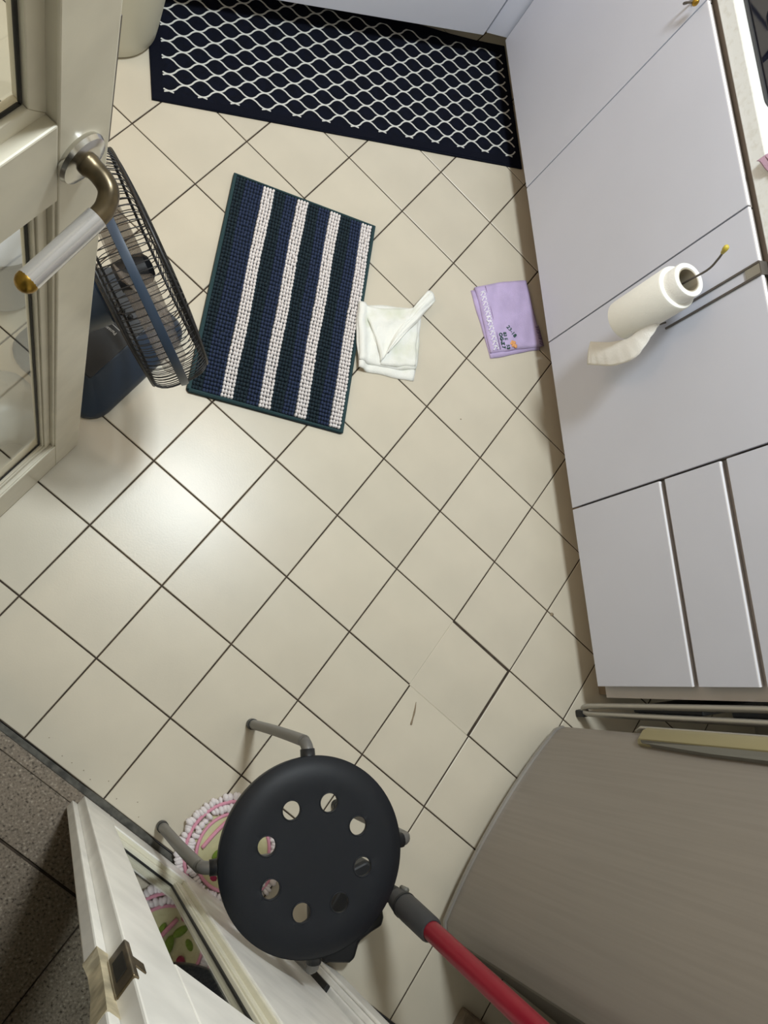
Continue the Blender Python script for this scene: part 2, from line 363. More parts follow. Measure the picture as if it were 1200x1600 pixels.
# door frame
fr = thing('trim_3', 'cream painted frame post with stepped moulding beside the right door leaf', 'door frame', ABw(0.98, -0.65), kind='structure')
MB().box((0.938, -0.76, 0), (1.04, -0.604, 2.12)).ab().build('jamb', 'doorw', fr, bevel=0.002)
MB().box((0.950, -0.604, 0), (1.045, -0.594, 2.14)).ab().build('moulding', 'doorw', fr, bevel=0.002)
MB().box((0.962, -0.594, 0), (1.045, -0.587, 2.14)).ab().build('moulding', 'doorw', fr, bevel=0.003)
MB().box((0.929, -0.640, 0.02), (0.9385, -0.6025, 0.20)).ab().build('gap_shade', 'putty', fr, bevel=0.002)  # dark block painting the shade of the gap between leaf and jamb
fr2 = thing('trim_4', 'cream painted frame post behind the open left door leaf', 'door frame', ABw(-0.2, -0.7), kind='structure')
MB().box((-0.235, -0.76, 0), (-0.182, -0.604, 2.12)).ab().build('jamb', 'doorp', fr2, bevel=0.002)
MB().box((-0.182, -0.76, 2.07), (0.938, -0.62, 2.12)).ab().build('head', 'doorp', fr2, bevel=0.002)

# ------------------------------------------------------------------ door leaves
def glazed(root, face_pt, u0, u1, z0, z1, bm_, beads=((-0.001, 0.004, 0.003), (0.004, 0.017, 0.010), (0.017, 0.021, 0.013))):
    """stepped glazing bead + black putty line + pane; face_pt(u, depth, z)"""
    def frame(name, w0, w1, d0, d1, m_):
        # rectangular ring between inset w0 and w1, from depth d0 to d1, as four mitred bars
        A_ = [(u0 + w0, z0 + w0), (u1 - w0, z0 + w0), (u1 - w0, z1 - w0), (u0 + w0, z1 - w0)]
        B_ = [(u0 + w1, z0 + w1), (u1 - w1, z0 + w1), (u1 - w1, z1 - w1), (u0 + w1, z1 - w1)]
        mb = MB()
        for k in range(4):
            a, b, c, d = A_[k], A_[(k + 1) % 4], B_[(k + 1) % 4], B_[k]
            ring = [[face_pt(p[0], dd, p[1]) for p in (a, b, c, d)] for dd in (d0, d1)]
            mb.loft(ring)
        mb.build(name, m_, root, bevel=0.0012)
    for w0, w1, dp in beads: frame('bead', w0, w1, dp, 0.03, bm_)
    e_ = beads[-1][1]; frame('putty_line', e_, e_ + 0.0035, 0.0182, 0.0215, M['putty'])
    mb = MB()
    mb.loft([[face_pt(p[0], dd, p[1]) for p in ((u0 + .006, z0 + .006), (u1 - .006, z0 + .006), (u1 - .006, z1 - .006), (u0 + .006, z1 - .006))] for dd in (0.0205, 0.0215)])
    mb.build('glass_pane', 'glass', root)

# left leaf, open at a right angle into the kitchen: face plane a = -0.138
d1 = thing('door_1', 'cream glazed door leaf with lever handle, standing open on the left', 'door', ABw(-0.158, -0.6), kind='structure')
FA, BA = -0.138, -0.176
b0, b1 = -0.598, -0.085
def bar1(name, ua, ub, za, zb): MB().box((BA, ua, za), (FA, ub, zb)).ab().build(name, 'doorp', d1, bevel=0.002)
bar1('lock_stile', -0.151, b1, 0.006, 2.04); bar1('hinge_stile', b0, b0 + 0.066, 0.006, 2.04)
bar1('bottom_rail', b0 + 0.066, -0.151, 0.006, 0.15); bar1('mid_rail', b0 + 0.066, -0.151, 1.012, 1.125); bar1('top_rail', b0 + 0.066, -0.151, 1.96, 2.04)
fp1 = lambda u, d, z: ABw(FA - d, u, z)
glazed(d1, fp1, b0 + 0.066, -0.151, 0.15, 1.012, M['doorp'])
glazed(d1, fp1, b0 + 0.066, -0.151, 1.125, 1.96, M['doorp'], ((-0.001, 0.019, 0.013),))
MB().box((FA - 0.024, b1 - 0.001, 1.045), (FA - 0.002, b1 + 0.003, 1.20)).ab().build('lock_plate', 'darkmetal', d1, label='dark lock plate on the door edge')
hd = MB().lathe([(0.0, 0.0), (0.027, 0.0), (0.028, 0.004), (0.026, 0.008), (0.020, 0.010), (0.0165, 0.0105), (0.0, 0.0105)], ABw(FA, -0.126, 1.062), ABw(1, 0), 32).build('door_handle', 'chrome', d1, 'auto', label='chrome rose with bronze lever and brass ball tip')
pth = smooth_path([ABw(FA + 0.008, -0.126, 1.062), ABw(FA + 0.026, -0.126, 1.062), ABw(FA + 0.040, -0.131, 1.060), ABw(FA + 0.047, -0.143, 1.054), ABw(FA + 0.048, -0.156, 1.050)], 5)
MB().tube(pth, [0.0115] * 3 + [0.010] * 4 + [0.0098] * (len(pth) - 7), 16).build('lever_neck', 'bronze', hd, True)
MB().tube([ABw(FA + 0.048, -0.154, 1.051), ABw(FA + 0.046, -0.237, 1.030)], [0.0108, 0.0108], 20).build('grip', 'rose_steel', hd, 'auto')
MB().ball(ABw(FA + 0.046, -0.239, 1.0295), 0.0112, 16, 10).build('ball_tip', 'brass', hd, True)

# right leaf, closed along the threshold: face plane b = -0.614
d2 = thing('door_2', 'white glazed door leaf with rebated edge, shut behind the black stool', 'door', ABw(0.64, -0.635), kind='structure')
FB, BB = -0.614, -0.6505
def bar2(name, ua, ub, za, zb, f0=FB, f1=BB, m_='doorw'): return MB().box((ua, f1, za), (ub, f0, zb)).ab().build(name, m_, d2, bevel=0.002)
bar2('lock_stile', 0.3645, 0.431, 0.008, 2.04)
bar2('rebate', 0.352, 0.3645, 0.008, 0.955, -0.633, BB); bar2('rebate', 0.352, 0.3645, 1.10, 2.04, -0.633, BB)
bar2('hinge_stile', 0.606, 0.929, 0.008, 2.04)
bar2('bottom_rail', 0.431, 0.606, 0.008, 0.125); bar2('mid_rail', 0.431, 0.606, 0.915, 1.10); bar2('top_rail', 0.431, 0.606, 1.95, 2.04)
fp2 = lambda u, d, z: ABw(u, FB - d, z)
glazed(d2, fp2, 0.431, 0.606, 0.125, 0.915, M['bead'])
glazed(d2, fp2, 0.431, 0.606, 1.10, 1.95, M['bead'])
sp = MB().box((0.3625, -0.6325, 0.975), (0.3685, -0.6125, 1.065)).ab().build('strike_plate', 'bronze', d2, bevel=0.001, label='worn bronze strike plate with a dark latch hole')
MB().box((0.3620, -0.6290, 0.995), (0.3640, -0.6170, 1.040)).ab().build('latch_hole', 'putty', sp)
MB().box((0.3655, -0.6165, 1.012), (0.3800, -0.6125, 1.034)).ab().build('strike_lip', 'bronze', sp, bevel=0.001)
ch = MB(); rr = []
for z, q in ((0.952, 0.0), (0.957, 0.0), (0.965, 0.003), (0.978, 0.005), (1.02, 0.0055), (1.06, 0.003), (1.10, 0.0)):
    rr.append([ABw(0.352 + q * (0.6 + 0.6 * rnd.random()), BB, z), ABw(0.3645, BB, z), ABw(0.3645, -0.633 - q * 0.3, z), ABw(0.352 + q, -0.633 - q * 0.6, z)])
ch.loft(rr).build('chipped_rebate', 'woodbare', d2, label='bare wood where the paint has chipped off')

# ------------------------------------------------------------------ cabinets
FX = 1.0475; DT = 0.018
YB = [1.2636, 0.7803, 0.3137, -0.1515, -0.6115]
labs = ['white base cabinet door in the far corner beside the mesh mat', 'white base cabinet between the corner door and the paper towel door', 'white base cabinet with the paper towel holder hung on its door']
def slab(name, y0, y1, z0, z1, parent):
    d = MB().box((FX, y0, z0), (FX + 0.0075, y1, z1 - 0.001)).build(name, 'cab', parent, bevel=0.0008)
    MB().box((FX + 0.0002, y0 + 0.0003, z1 - 0.0012), (FX + 0.0073, y1 - 0.0003, z1 + 0.0006)).build('lit_edge_band', 'edge', d)  # top edge strip, light from above painted in as brighter white
    MB().box((FX + 0.0075, y0 + 0.0003, z0 + 0.0005), (FX + DT, y1 - 0.0003, z1 - 0.005)).build('grip_recess', 'carcw' if name == 'drawer' else 'carc', d)  # paler on drawers: colour lifted to offset the shade between the fronts
    return d
for k in range(3):
    y1, y0 = YB[k], YB[k + 1]
    c = thing('base_cabinet', labs[k], 'cabinet', (1.3, (y0 + y1) / 2, 0), 'white base cabinets along the right wall')
    MB().box((1.072, y0, 0.10), (1.64, y1, 0.7835)).build('body', 'carc', c)
    MB().box((1.126, y0, 0.0), (1.142, y1, 0.10)).build('plinth', 'plinth', c)
    slab('door', y0 + 0.0018, y1 - 0.0018, 0.10, 0.775, c)
    if k == 0:
        MB().box((0.985, 1.272, 0.10), (FX + 0.02, 1.29, 0.78)).build('filler_panel', 'cab', c)
du = thing('drawer_cabinet', 'white drawer cabinet beside the fridge with three drawer fronts', 'cabinet', (1.3, -0.38, 0))
MB().box((1.070, -0.642, 0.10), (1.64, YB[3], 0.7835)).build('body', 'carcw', du)
MB().box((1.126, -0.642, 0.0), (1.142, YB[3], 0.10)).build('plinth', 'plinth', du)
for z0, z1 in ((0.10, 0.4215), (0.4405, 0.598), (0.617, 0.775)):
    slab('drawer', YB[4], YB[3] - 0.0035, z0, z1, du)
# far unit, very slightly turned
fc = thing('base_cabinet', 'white cabinet front at the back edge of the mesh mat, left of the corner', 'cabinet', (0.6, 1.5, 0))
def far_box(x0, x1, d0, d1, z0, z1, name, m_):
    u = Vector((0.9960, 0.0893, 0)); n = Vector((-0.0893, 0.9960, 0)); o = Vector((0.9725, 1.2595, 0))
    P = [o + u * x0 + n * d0, o + u * x1 + n * d0, o + u * x1 + n * d1, o + u * x0 + n * d1]
    MB().prism([tuple(p[:2]) for p in P], z0, z1).build(name, m_, fc, bevel=0.0015)
far_box(-0.90, 0, 0, 0.018, 0.10, 0.775, 'door', 'cab'); far_box(-0.90, -0.005, 0.019, 0.52, 0.10, 0.78, 'body', 'carcw'); far_box(-0.90, -0.005, 0.30, 0.32, 0, 0.10, 'plinth', 'plinth')
ct = MB().box((1.062, -0.6425, 0.7845), (1.655, 1.97, 0.823)).build('countertop', 'counter', bevel=0.003)
tag(ct, 'white speckled stone worktop running along the right cabinets', 'worktop')
# hob
hb = thing('gas_hob', 'black glass gas hob set into the white worktop, top right', 'hob', (1.33, 0.85, 0.823))
MB().prism(rrect(1.088, 0.50, 1.56, 1.20, 0.02), 0.8232, 0.827).build('rim', 'joint', hb, bevel=0.001)
MB().prism(rrect(1.096, 0.508, 1.552, 1.192, 0.016), 0.827, 0.8305).build('glass_top', 'hob', hb, bevel=0.001)
for (x, y) in ((1.20, 0.70), (1.20, 1.02), (1.43, 0.70), (1.43, 1.02)):
    bn = MB().lathe([(0, 0), (0.052, 0), (0.052, 0.006), (0.045, 0.012), (0.03, 0.016), (0, 0.017)], (x, y, 0.8305), seg=28).build('burner', 'iron', hb, 'auto')
    MB().ring((x, y, 0.835), (0, 0, 1), 0.058, 0.0028, 32, 6).build('burner_ring', 'chrome', bn, True)
    for a in range(4):
        t = math.pi / 4 + a * math.pi / 2; dx, dy = math.cos(t), math.sin(t)
        MB().tube([(x + dx * 0.11, y + dy * 0.11, 0.831), (x + dx * 0.11, y + dy * 0.11, 0.858), (x + dx * 0.03, y + dy * 0.03, 0.860)], 0.004, 6).build('pan_support', 'iron', hb)
for k in range(2): MB().lathe([(0, 0), (0.019, 0), (0.017, 0.018), (0, 0.019)], (1.14, 0.80 + 0.1 * k, 0.8305), seg=20).build('knob', 'chrome', hb, 'auto')

# ------------------------------------------------------------------ over-door holder + roll
ph = thing('paper_towel_holder', 'wire paper towel holder with yellow tip hooked over a white cabinet door', 'holder', (1.04, 0.19, 0.775))
hy0, hy1 = 0.168, 0.196
MB().box((FX - 0.0022, hy0, 0.742), (FX - 0.0004, hy1, 0.7775)).build('bracket', 'steel', ph, bevel=0.0005)
MB().box((FX - 0.0022, hy0, 0.7765), (FX + DT + 0.0015, hy1, 0.7785)).build('hook_plate', 'darkmetal', ph)
for y in (hy0 + 0.0015, hy1 - 0.0015):
    MB().box((FX - 0.004, y - 0.002, 0.52), (FX - 0.0006, y + 0.002, 0.778)).build('strap', 'darkmetal', ph)
rx, ry = 0.977, 0.205
MB().tube(smooth_path([(FX - 0.004, 0.182, 0.525), (1.02, 0.188, 0.462), (0.99, 0.198, 0.458), (rx, ry, 0.466), (rx, ry, 0.50), (rx, ry, 0.64), (rx + 0.004, ry - 0.002, 0.71), (rx - 0.002, ry + 0.002, 0.745), (rx - 0.008, ry + 0.006, 0.765)], 5), 0.0022, 8).build('wire_arm', 'darkmetal', ph, True)
MB().lathe([(0, 0), (0.0035, 0.001), (0.0055, 0.012), (0.0052, 0.018), (0.003, 0.021), (0, 0.0215)], (rx - 0.0075, ry + 0.0055, 0.762), (-0.3, 0.2, 1), 14).build('tip', 'yellowcap', ph, True)
ro = thing('paper_towel_roll', 'white paper towel roll hanging on the cabinet door holder', 'paper roll', (rx, ry, 0.47))
MB().lathe([(0.0258, 0.0), (0.046, 0.0), (0.0475, 0.002), (0.0475, 0.160), (0.046, 0.163), (0.030, 0.164), (0.0258, 0.163), (0.0258, 0.0)], (rx, ry, 0.472), seg=48).build('roll', 'paper', ro, 'auto')
MB().lathe([(0.0255, 0.150), (0.037, 0.150), (0.037, 0.194), (0.036, 0.196), (0.0265, 0.196), (0.0255, 0.194), (0.0255, 0.150)], (rx, ry, 0.472), seg=40).build('inner_layers', 'papere', ro, 'auto')
MB().lathe([(0.0235, 0.002), (0.0255, 0.002), (0.0255, 0.1945), (0.0235, 0.1945), (0.0235, 0.002)], (rx, ry, 0.472), seg=32).build('core', 'card', ro, 'auto')
tA = smooth_path([(0.968, 0.162, 0.560), (0.966, 0.160, 0.520), (0.965, 0.156, 0.485), (0.965, 0.1696, 0.4329), (0.965, 0.193, 0.378), (0.965, 0.200, 0.3640)], 5)
tB = smooth_path([(0.984, 0.156, 0.565), (0.978, 0.136, 0.540), (0.970, 0.108, 0.495), (0.966, 0.1133, 0.4311), (0.965, 0.1338, 0.3787), (0.965, 0.1500, 0.3420)], 5)
nT = len(tA) - 1
def tailf(u, v):
    k = min(int(round(v * nT)), nT); p = tA[k].lerp(tB[k], u); p = p.copy(); p.x += -0.003 * math.sin(math.pi * u) + 0.0012 * math.sin(k * 2.2) * u; return p
MB().sheet(tailf, 10, nT, Vector((0.0012, 0, 0))).build('loose_sheet', 'papere', ro, True)
gh = thing('door_hook', 'brass tipped wire hook over the corner cabinet door top', 'hook', (1.04, 0.80, 0.775))
MB().box((FX - 0.002, 0.797, 0.74), (FX - 0.0005, 0.817, 0.7785)).build('bracket', 'steel', gh); MB().box((FX - 0.002, 0.797, 0.7765), (FX + DT + 0.001, 0.817, 0.7785)).build('hook_plate', 'darkmetal', gh)
MB().tube(smooth_path([(FX - 0.001, 0.805, 0.745), (1.028, 0.800, 0.736), (1.022, 0.794, 0.744), (1.026, 0.784, 0.757)], 5), 0.0024, 8).build('wire_arm', 'darkmetal', gh, True)
MB().ball((1.028, 0.780, 0.763), (0.0065, 0.0075, 0.009), 12, 8).build('tip', 'brass', gh, True)

# pink cloth on the worktop edge
def pinkf(u, v):
    x = 1.062 + 0.20 * u; y = 0.385 - 0.055 * v - 0.10 * u * v + 0.02 * math.sin(5 * u); z = 0.833 + 0.003 * math.sin(9 * u + 4 * v) * u
    if u < 0.2: q = (0.2 - u) / 0.2; x -= 0.012 * q * (1 - v) ; z += 0.004 * q * math.sin(6 * v) - 0.002 * q * (1 - v)
    return (x, y, z)
pc = MB().sheet(pinkf, 18, 16, 0.003)
pc.sheet(lambda u, v: (1.0565 - 0.010 * (1 - u) * (0.5 + v), 0.388 - 0.026 * u - 0.006 * v + 0.004 * math.sin(6 * u), 0.834 - 0.018 * v * (1 - u * .6)), 8, 6, Vector((0.0025, 0, 0)))
tag(pc.build('dishcloth', 'pinkcloth', None, True, loc=(1.15, 0.3, 0.823)), 'dusty pink cloth lying over the worktop edge by the hob', 'cloth')

# ------------------------------------------------------------------ kitchen mat
km = thing('kitchen_mat', 'long navy mat with white wire mesh pattern, in front of the far cabinet', 'mat', (0.575, 1.13, 0))
KX0, KX1, KY0, KY1 = 0.036, 1.115, 0.9215, 1.337
def kmat(u, v):
    x = lerp(KX0, KX1, u); y = lerp(KY0, KY1, v) + (0.003 * math.sin(20 * u) if v > 0.99 else 0) - 0.005 * u * (1 - v); return (x, y, 0.0045)
MB().sheet(kmat, 40, 6, 0.0042).build('body', 'matnavy', km)
bd = MB()
for (x0, y0, x1, y1) in ((KX0 + .002, KY0 + .002, KX1 - .002, KY0 + 0.024), (KX0 + .002, KY1 - 0.026, KX1 - .002, KY1 - .003), (KX0 + .002, KY0 + 0.0242, KX0 + 0.026, KY1 - .0262)):
    bd.box((x0, y0, 0.0043), (x1, y1, 0.0056))
bd.build('border', 'matnavyb', km, bevel=0.0005)
net = MB(); L = 0.0829; P = 0.0478; x0n, x1n = 0.0655, 1.098; y0n = 0.9535; rows = 15
def ribbon(path, wd, z):
    vs = []; fs = []
    for i, p in enumerate(path):
        t = Vector(path[min(i + 1, len(path) - 1)]) - Vector(path[max(i - 1, 0)]); nrm = Vector((-t.y, t.x)).normalized() * wd / 2
        vs += [(p[0] + nrm.x, p[1] + nrm.y, z), (p[0] - nrm.x, p[1] - nrm.y, z), (p[0] + nrm.x, p[1] + nrm.y, z - 0.0008), (p[0] - nrm.x, p[1] - nrm.y, z - 0.0008)]
        if i: a = 4 * i; b = a - 4; fs += [(b, b + 1, a + 1, a), (b, a, a + 2, b + 2), (b + 1, b + 3, a + 3, a + 1)]
    net.add(vs, fs)
def wavec(x, k):
    c = math.cos(2 * math.pi * (x - 0.0785) / L); c = math.copysign(abs(c) ** 0.82, c); return y0n + (k + 0.5) * P / 2 - 0.012 * ((x - .06) / 1.04) * 0 + (-1 if k % 2 == 0 else 1) * c * (P / 4 - 0.0002)
for k in range(rows):
    N = 260; ribbon([(lerp(x0n, x1n, i / N), wavec(lerp(x0n, x1n, i / N), k)) for i in range(N + 1)], 0.0040, 0.0053 + 0.0001 * (k % 2))
for q in range(13):
    x = 0.0785 + q * L
    for sx in (-1, 1):
        ribbon([(x, y0n), (x + sx * 0.012, y0n - 0.0035)], 0.0036, 0.0055)
        if rows % 2 == 0: pass
        ribbon([(x, y0n + rows * P / 2 - P * 0.5 + 0.0), (x + sx * 0.012, y0n + rows * P / 2 - P * .5 + 0.004)], 0.0036, 0.0055)
net.build('mesh_pattern', 'net', km, label='white ogee mesh lines on the navy mat')

# ------------------------------------------------------------------ bath mat
bc = Vector((0.343, 0.411, 0)); ang = math.radians(-14.3); BW, BL = 0.391, 0.606
bu = Vector((math.cos(ang), math.sin(ang), 0)); bv_ = Vector((-math.sin(ang), math.cos(ang), 0))
def bm_pt(u, v, z): return bc + bu * u + bv_ * v + Vector((0, 0, z))
bmo = thing('bath_mat', 'navy and teal chenille bath mat with four white stripes', 'mat', tuple(bc))
MB().loft([[bm_pt(p[0], p[1], z) for p in rrect(-BW / 2, -BL / 2, BW / 2, BL / 2, 0.008, 3)] for z in (0.0005, 0.006)]).build('backing', 'back', bmo)
hw, hl = BW / 2 - 0.005, BL / 2 - 0.005
MB().tube([bm_pt(x, y, 0.006) for x, y in ((-hw, -hl), (hw, -hl), (hw, hl), (-hw, hl), (-hw, -hl + 0.001))], 0.0058, 8).build('binding', 'bind', bmo, 'auto')
NC, NR = 49, 58; cw = (BW - 0.020) / NC; rl = (BL - 0.018) / NR
kinds = []
seq = ['t'] * 3 + ['n'] * 6
for r_ in range(4): seq += ['w'] * 4 + (['t'] * 4 + ['n'] * 4 if r_ < 3 else ['t'] * 4)
seq = (seq + ['t'] * NC)[:NC]
groups = {}
gid = 0
for i in range(NC):
    if i and seq[i] != seq[i - 1]: gid += 1
    groups.setdefault((gid, seq[i]), []).append(i)
for (g, s_), cols in groups.items():
    mb = MB()
    for i in cols:
        for j in range(NR):
            u = -BW / 2 + 0.010 + (i + .5) * cw; v = -BL / 2 + 0.009 + (j + .5) * rl
            u += 0.0011 * math.sin(j * 0.21 + g * 1.7) + rnd.gauss(0, 0.0004); v += rnd.gauss(0, 0.0004)
            hz = 0.0082 if s_ == 'w' else 0.0070
            mb.ball(bm_pt(u, v, 0.0075), (cw * 0.56, rl * 0.52, hz * rnd.uniform(.85, 1.1)), 7, 4, (bu, bv_, Vector((0, 0, 1))))
    mb.build({'w': 'white_stripe', 'n': 'blue_stripe', 't': 'teal_stripe'}[s_], {'w': 'tuftw', 'n': 'tuftn', 't': 'tuftt'}[s_], bmo, True, kind='stuff')

# ------------------------------------------------------------------ cloths on the floor
def quad_layer(mb, c00, c10, c11, c01, z, th, nu=22, nv=22, bul=(0, 0, 0, 0), wob=0.0015, zf=None, seed=0):
    """soft layer: corners c00 (u0v0) c10 c11 c01; bul pushes each edge outward at its middle"""
    C = [Vector((*c, 0)) for c in (c00, c10, c11, c01)]; r = random.Random(seed); ph_ = [r.uniform(0, 6.28) for _ in range(8)]
    ctr = (C[0] + C[1] + C[2] + C[3]) / 4
    def f(u, v):
        p = C[0] * (1 - u) * (1 - v) + C[1] * u * (1 - v) + C[2] * u * v + C[3] * (1 - u) * v
        for k, (wt, mid) in enumerate(((4 * u * (1 - u) * (1 - v), (C[0] + C[1]) / 2), (4 * v * (1 - v) * u, (C[1] + C[2]) / 2), (4 * u * (1 - u) * v, (C[2] + C[3]) / 2), (4 * v * (1 - v) * (1 - u), (C[3] + C[0]) / 2))):
            p = p + (mid - ctr).normalized() * bul[k] * wt
        p = p + Vector((math.sin(7 * v + ph_[0]) + .5 * math.sin(17 * v + ph_[1]), math.sin(7 * u + ph_[2]) + .5 * math.sin(15 * u + ph_[3]), 0)) * wob
        e = min(u, 1 - u, v, 1 - v); ed = min(1.0, e / 0.05)
        zz = z + th * (1 - (1 - math.sqrt(max(0, ed * (2 - ed)))) * 0.55) + 0.0012 * math.sin(9 * u + 5 * v + ph_[4]) * ed + 0.001 * math.sin(21 * u - 13 * v + ph_[5]) * ed
        if zf: zz += zf(u, v)
        return (p.x, p.y, zz)
    mb.sheet(f, nu, nv, th * 0.8)
wc = thing('cleaning_cloth', 'crumpled white folded cloth on the tiles, overlapping the striped bath mat', 'cloth', (0.61, 0.34, 0))
ov = lambda u, v: 0.018 * min(1.0, max(0, 0.16 - u) / 0.08)
mb = MB(); quad_layer(mb, (0.512, 0.246), (0.671, 0.222), (0.715, 0.428), (0.528, 0.425), 0.001, 0.006, bul=(0.004, 0.003, 0.0, 0.004), zf=ov, seed=1)
mb.build('lower_layer', 'cloth', wc, True)
mb = MB(); quad_layer(mb, (0.514, 0.262), (0.680, 0.249), (0.712, 0.398), (0.530, 0.421), 0.007, 0.0055, bul=(0.004, 0.002, 0.0, 0.003), zf=lambda u, v: ov(u, v) + 0.002 * math.exp(-((u - .2 - .3 * v) / .06) ** 2), seed=2)
mb.build('middle_layer', 'cloth', wc, True)
mb = MB(); quad_layer(mb, (0.576, 0.2565), (0.676, 0.2575), (0.700, 0.392), (0.545, 0.41), 0.0122, 0.005, bul=(0.002, 0.001, 0.0, -0.006), seed=3)
mb.build('hem_layer', 'cloth', wc, True)
mb = MB(); quad_layer(mb, (0.5735, 0.2605), (0.6205, 0.3250), (0.7400, 0.4330), (0.532, 0.418), 0.0165, 0.0055, bul=(0.000, -0.004, -0.014, -0.012), zf=lambda u, v: 0.006 * math.exp(-((u - .80) / .12) ** 2) + 0.005 * math.exp(-((v - .62 - .1 * math.sin(4 * u)) / .09) ** 2) + 0.004 * math.sin(5 * u + 6 * v), seed=4)
mb.build('turned_flap', 'cloth', wc, True)
mb = MB(); quad_layer(mb, (0.582, 0.2690), (0.607, 0.2960), (0.7540, 0.4440), (0.7340, 0.4740), 0.021, 0.006, nv=26, bul=(0, 0, 0.003, 0.012), zf=lambda u, v: 0.007 * math.sin(math.pi * u) + 0.002 * math.sin(14 * v), seed=5)
mb.build('rolled_hem', 'cloth', wc, True)

pt = thing('hand_towel', 'folded lilac towel with white embroidered band lying against the cabinet plinth', 'towel', (0.99, 0.42, 0))
mb = MB(); quad_layer(mb, (0.9205, 0.2985), (1.090, 0.336), (1.064, 0.540), (0.884, 0.4975), 0.001, 0.006, bul=(0, 0, 0, 0.002), wob=0.001, seed=6)
mb.build('lower_fold', 'lilac', pt, True)
PC = [(0.9165, 0.3125), (1.0945, 0.3445), (1.0685, 0.5455), (0.8925, 0.506)]
mb = MB(); quad_layer(mb, *PC, 0.007, 0.0075, bul=(0.001, 0.0, 0.003, -0.002), wob=0.0008, seed=7)
mb.build('upper_fold', 'lilac', pt, True)
def tw(u, v, z=0.0):
    C = [Vector((*c, 0)) for c in PC]; p = C[0] * (1 - u) * (1 - v) + C[1] * u * (1 - v) + C[2] * u * v + C[3] * (1 - u) * v
    return Vector((p.x, p.y, 0.0155 + z))
mb = MB()
for v in [0.05 + 0.075 * k for k in range(12)]:
    s_ = 1 if int(v * 13) % 2 else -1
    mb.tube(smooth_path([tw(0.045, v - .03), tw(0.075, v - .005), tw(0.10, v + 0.02), tw(0.13, v + .01), tw(0.135, v - .015), tw(0.115, v - .02)], 4), 0.0016, 5)
    mb.tube(smooth_path([tw(0.15, v + .03), tw(0.12, v + .035), tw(0.085, v + 0.03), tw(0.06, v + .02)], 3), 0.0013, 5)
    if int(v * 40) % 3 == 0: mb.ball(tw(0.09, v + .015), (0.005, 0.004, 0.0012), 7, 4)
for v in (0.46, 0.52):
    for s_ in (-1, 1):
        mb.ball(tw(0.095 + .02 * s_, v), (0.0045, 0.003, 0.0014), 7, 4)
mb.build('embroidered_band', 'brocade', pt, True, label='white scrolling embroidered band along one edge')
mb = MB(); mb.tube([tw(0.178, 0.02 + .96 * k / 10, -0.0008) for k in range(11)], 0.0008, 5); mb.build('band_seam', 'lilacd', pt, True)
# three short rows of dark green stitched lettering (a rosette beside them)
gx = (tw(0.2, .05) - tw(0.2, .35)).normalized()
for (u, v, txt, sz, rot) in ((0.215, 0.265, 'OG-Z', 0.0145, 0), (0.215, 0.065, '7', 0.0145, 0), (0.295, 0.265, '83 E', 0.0135, 0), (0.30, 0.075, '53', 0.0135, 0), (0.375, 0.335, '23-18', 0.0165, 30)):
    a = math.radians(rot); x_ = Vector((gx.x * math.cos(a) - gx.y * math.sin(a), gx.x * math.sin(a) + gx.y * math.cos(a), 0)); y_ = Vector((-x_.y, x_.x, 0))
    text_mesh(txt, sz, 'stitched_lettering', 'greenthread', pt, tw(u, v), x_, y_, 0.0012)
mb = MB()
for (u, v, r_) in ((0.40, 0.085, .006), (0.425, 0.11, .0055), (0.455, 0.095, .006), (0.44, 0.06, .006), (0.47, 0.05, .005), (0.46, .03, .006), (0.41, 0.045, .004)): mb.ball(tw(u, v), (r_, r_ * .8, 0.0014), 8, 4)
mb.build('stitched_motif', 'orangethread', pt, True)
mb = MB()
for k in range(9):
    v = 0.04 + 0.03 * k; q = tw(0.93, v); mb.tube(smooth_path([q, q + Vector((0.008, -0.006 + .003 * (k % 3), 0.001)), q + Vector((0.012, 0.006, -0.003)), q + Vector((0.019, -0.005, -0.008))], 4), 0.0012, 5)
mb.build('fringe', 'lilacd', pt, True)  # curls in darker lilac, the shadow there put into the colour

# ------------------------------------------------------------------ stool
SC = Vector((0.171, -0.789, 0)); st = thing('stool', 'round black stool with holes in its seat and grey legs, in the doorway', 'stool', tuple(SC))
RS = 0.1575; hr = 0.0155; hc = [(0.0855 * math.cos(math.radians(24 + 45 * k)), 0.0855 * math.sin(math.radians(24 + 45 * k))) for k in range(8)]
v2 = []; e2 = []
def circ(cx, cy, r, n):
    s0 = len(v2)
    for k in range(n): v2.append(Vector((cx + r * math.cos(2 * math.pi * k / n), cy + r * math.sin(2 * math.pi * k / n))))
    e2.extend([(s0 + k, s0 + (k + 1) % n) for k in range(n)])
circ(0, 0, RS, 96)
for c in hc: circ(*c, hr, 28)
for r_, n in ((0.152, 80), (0.145, 72), (0.135, 60), (0.122, 48), (0.11, 40), (0.05, 20), (0.03, 12), (0.0, 1)):
    for k in range(n):
        q = Vector((r_ * math.cos(2 * math.pi * k / n), r_ * math.sin(2 * math.pi * k / n)))
        if all((q - Vector(c)).length > hr * 1.15 for c in hc): v2.append(q)
res = delaunay_2d_cdt(v2, e2, [], 0, 1e-6)
ov_, of_ = res[0], res[2]
def seat_z(r): return 0.447 - (0.0015 if r < .1 else 0) + 0.0 - 0.014 * max(0, (r - 0.118) / (RS - 0.118)) ** 2.6
tv = [(p.x, p.y, seat_z(p.length)) for p in ov_]
tf = [f for f in of_ if all(((sum((ov_[i] for i in f), Vector((0, 0)))) / len(f) - Vector(c)).length > hr for c in hc)]
mb = MB(); n0 = len(tv); mb.add([SC + Vector(p) for p in tv] + [SC + Vector((p[0], p[1], p[2] - 0.007)) for p in tv], tf + [tuple(n0 + i for i in reversed(f)) for f in tf])
from collections import Counter
ec = Counter()
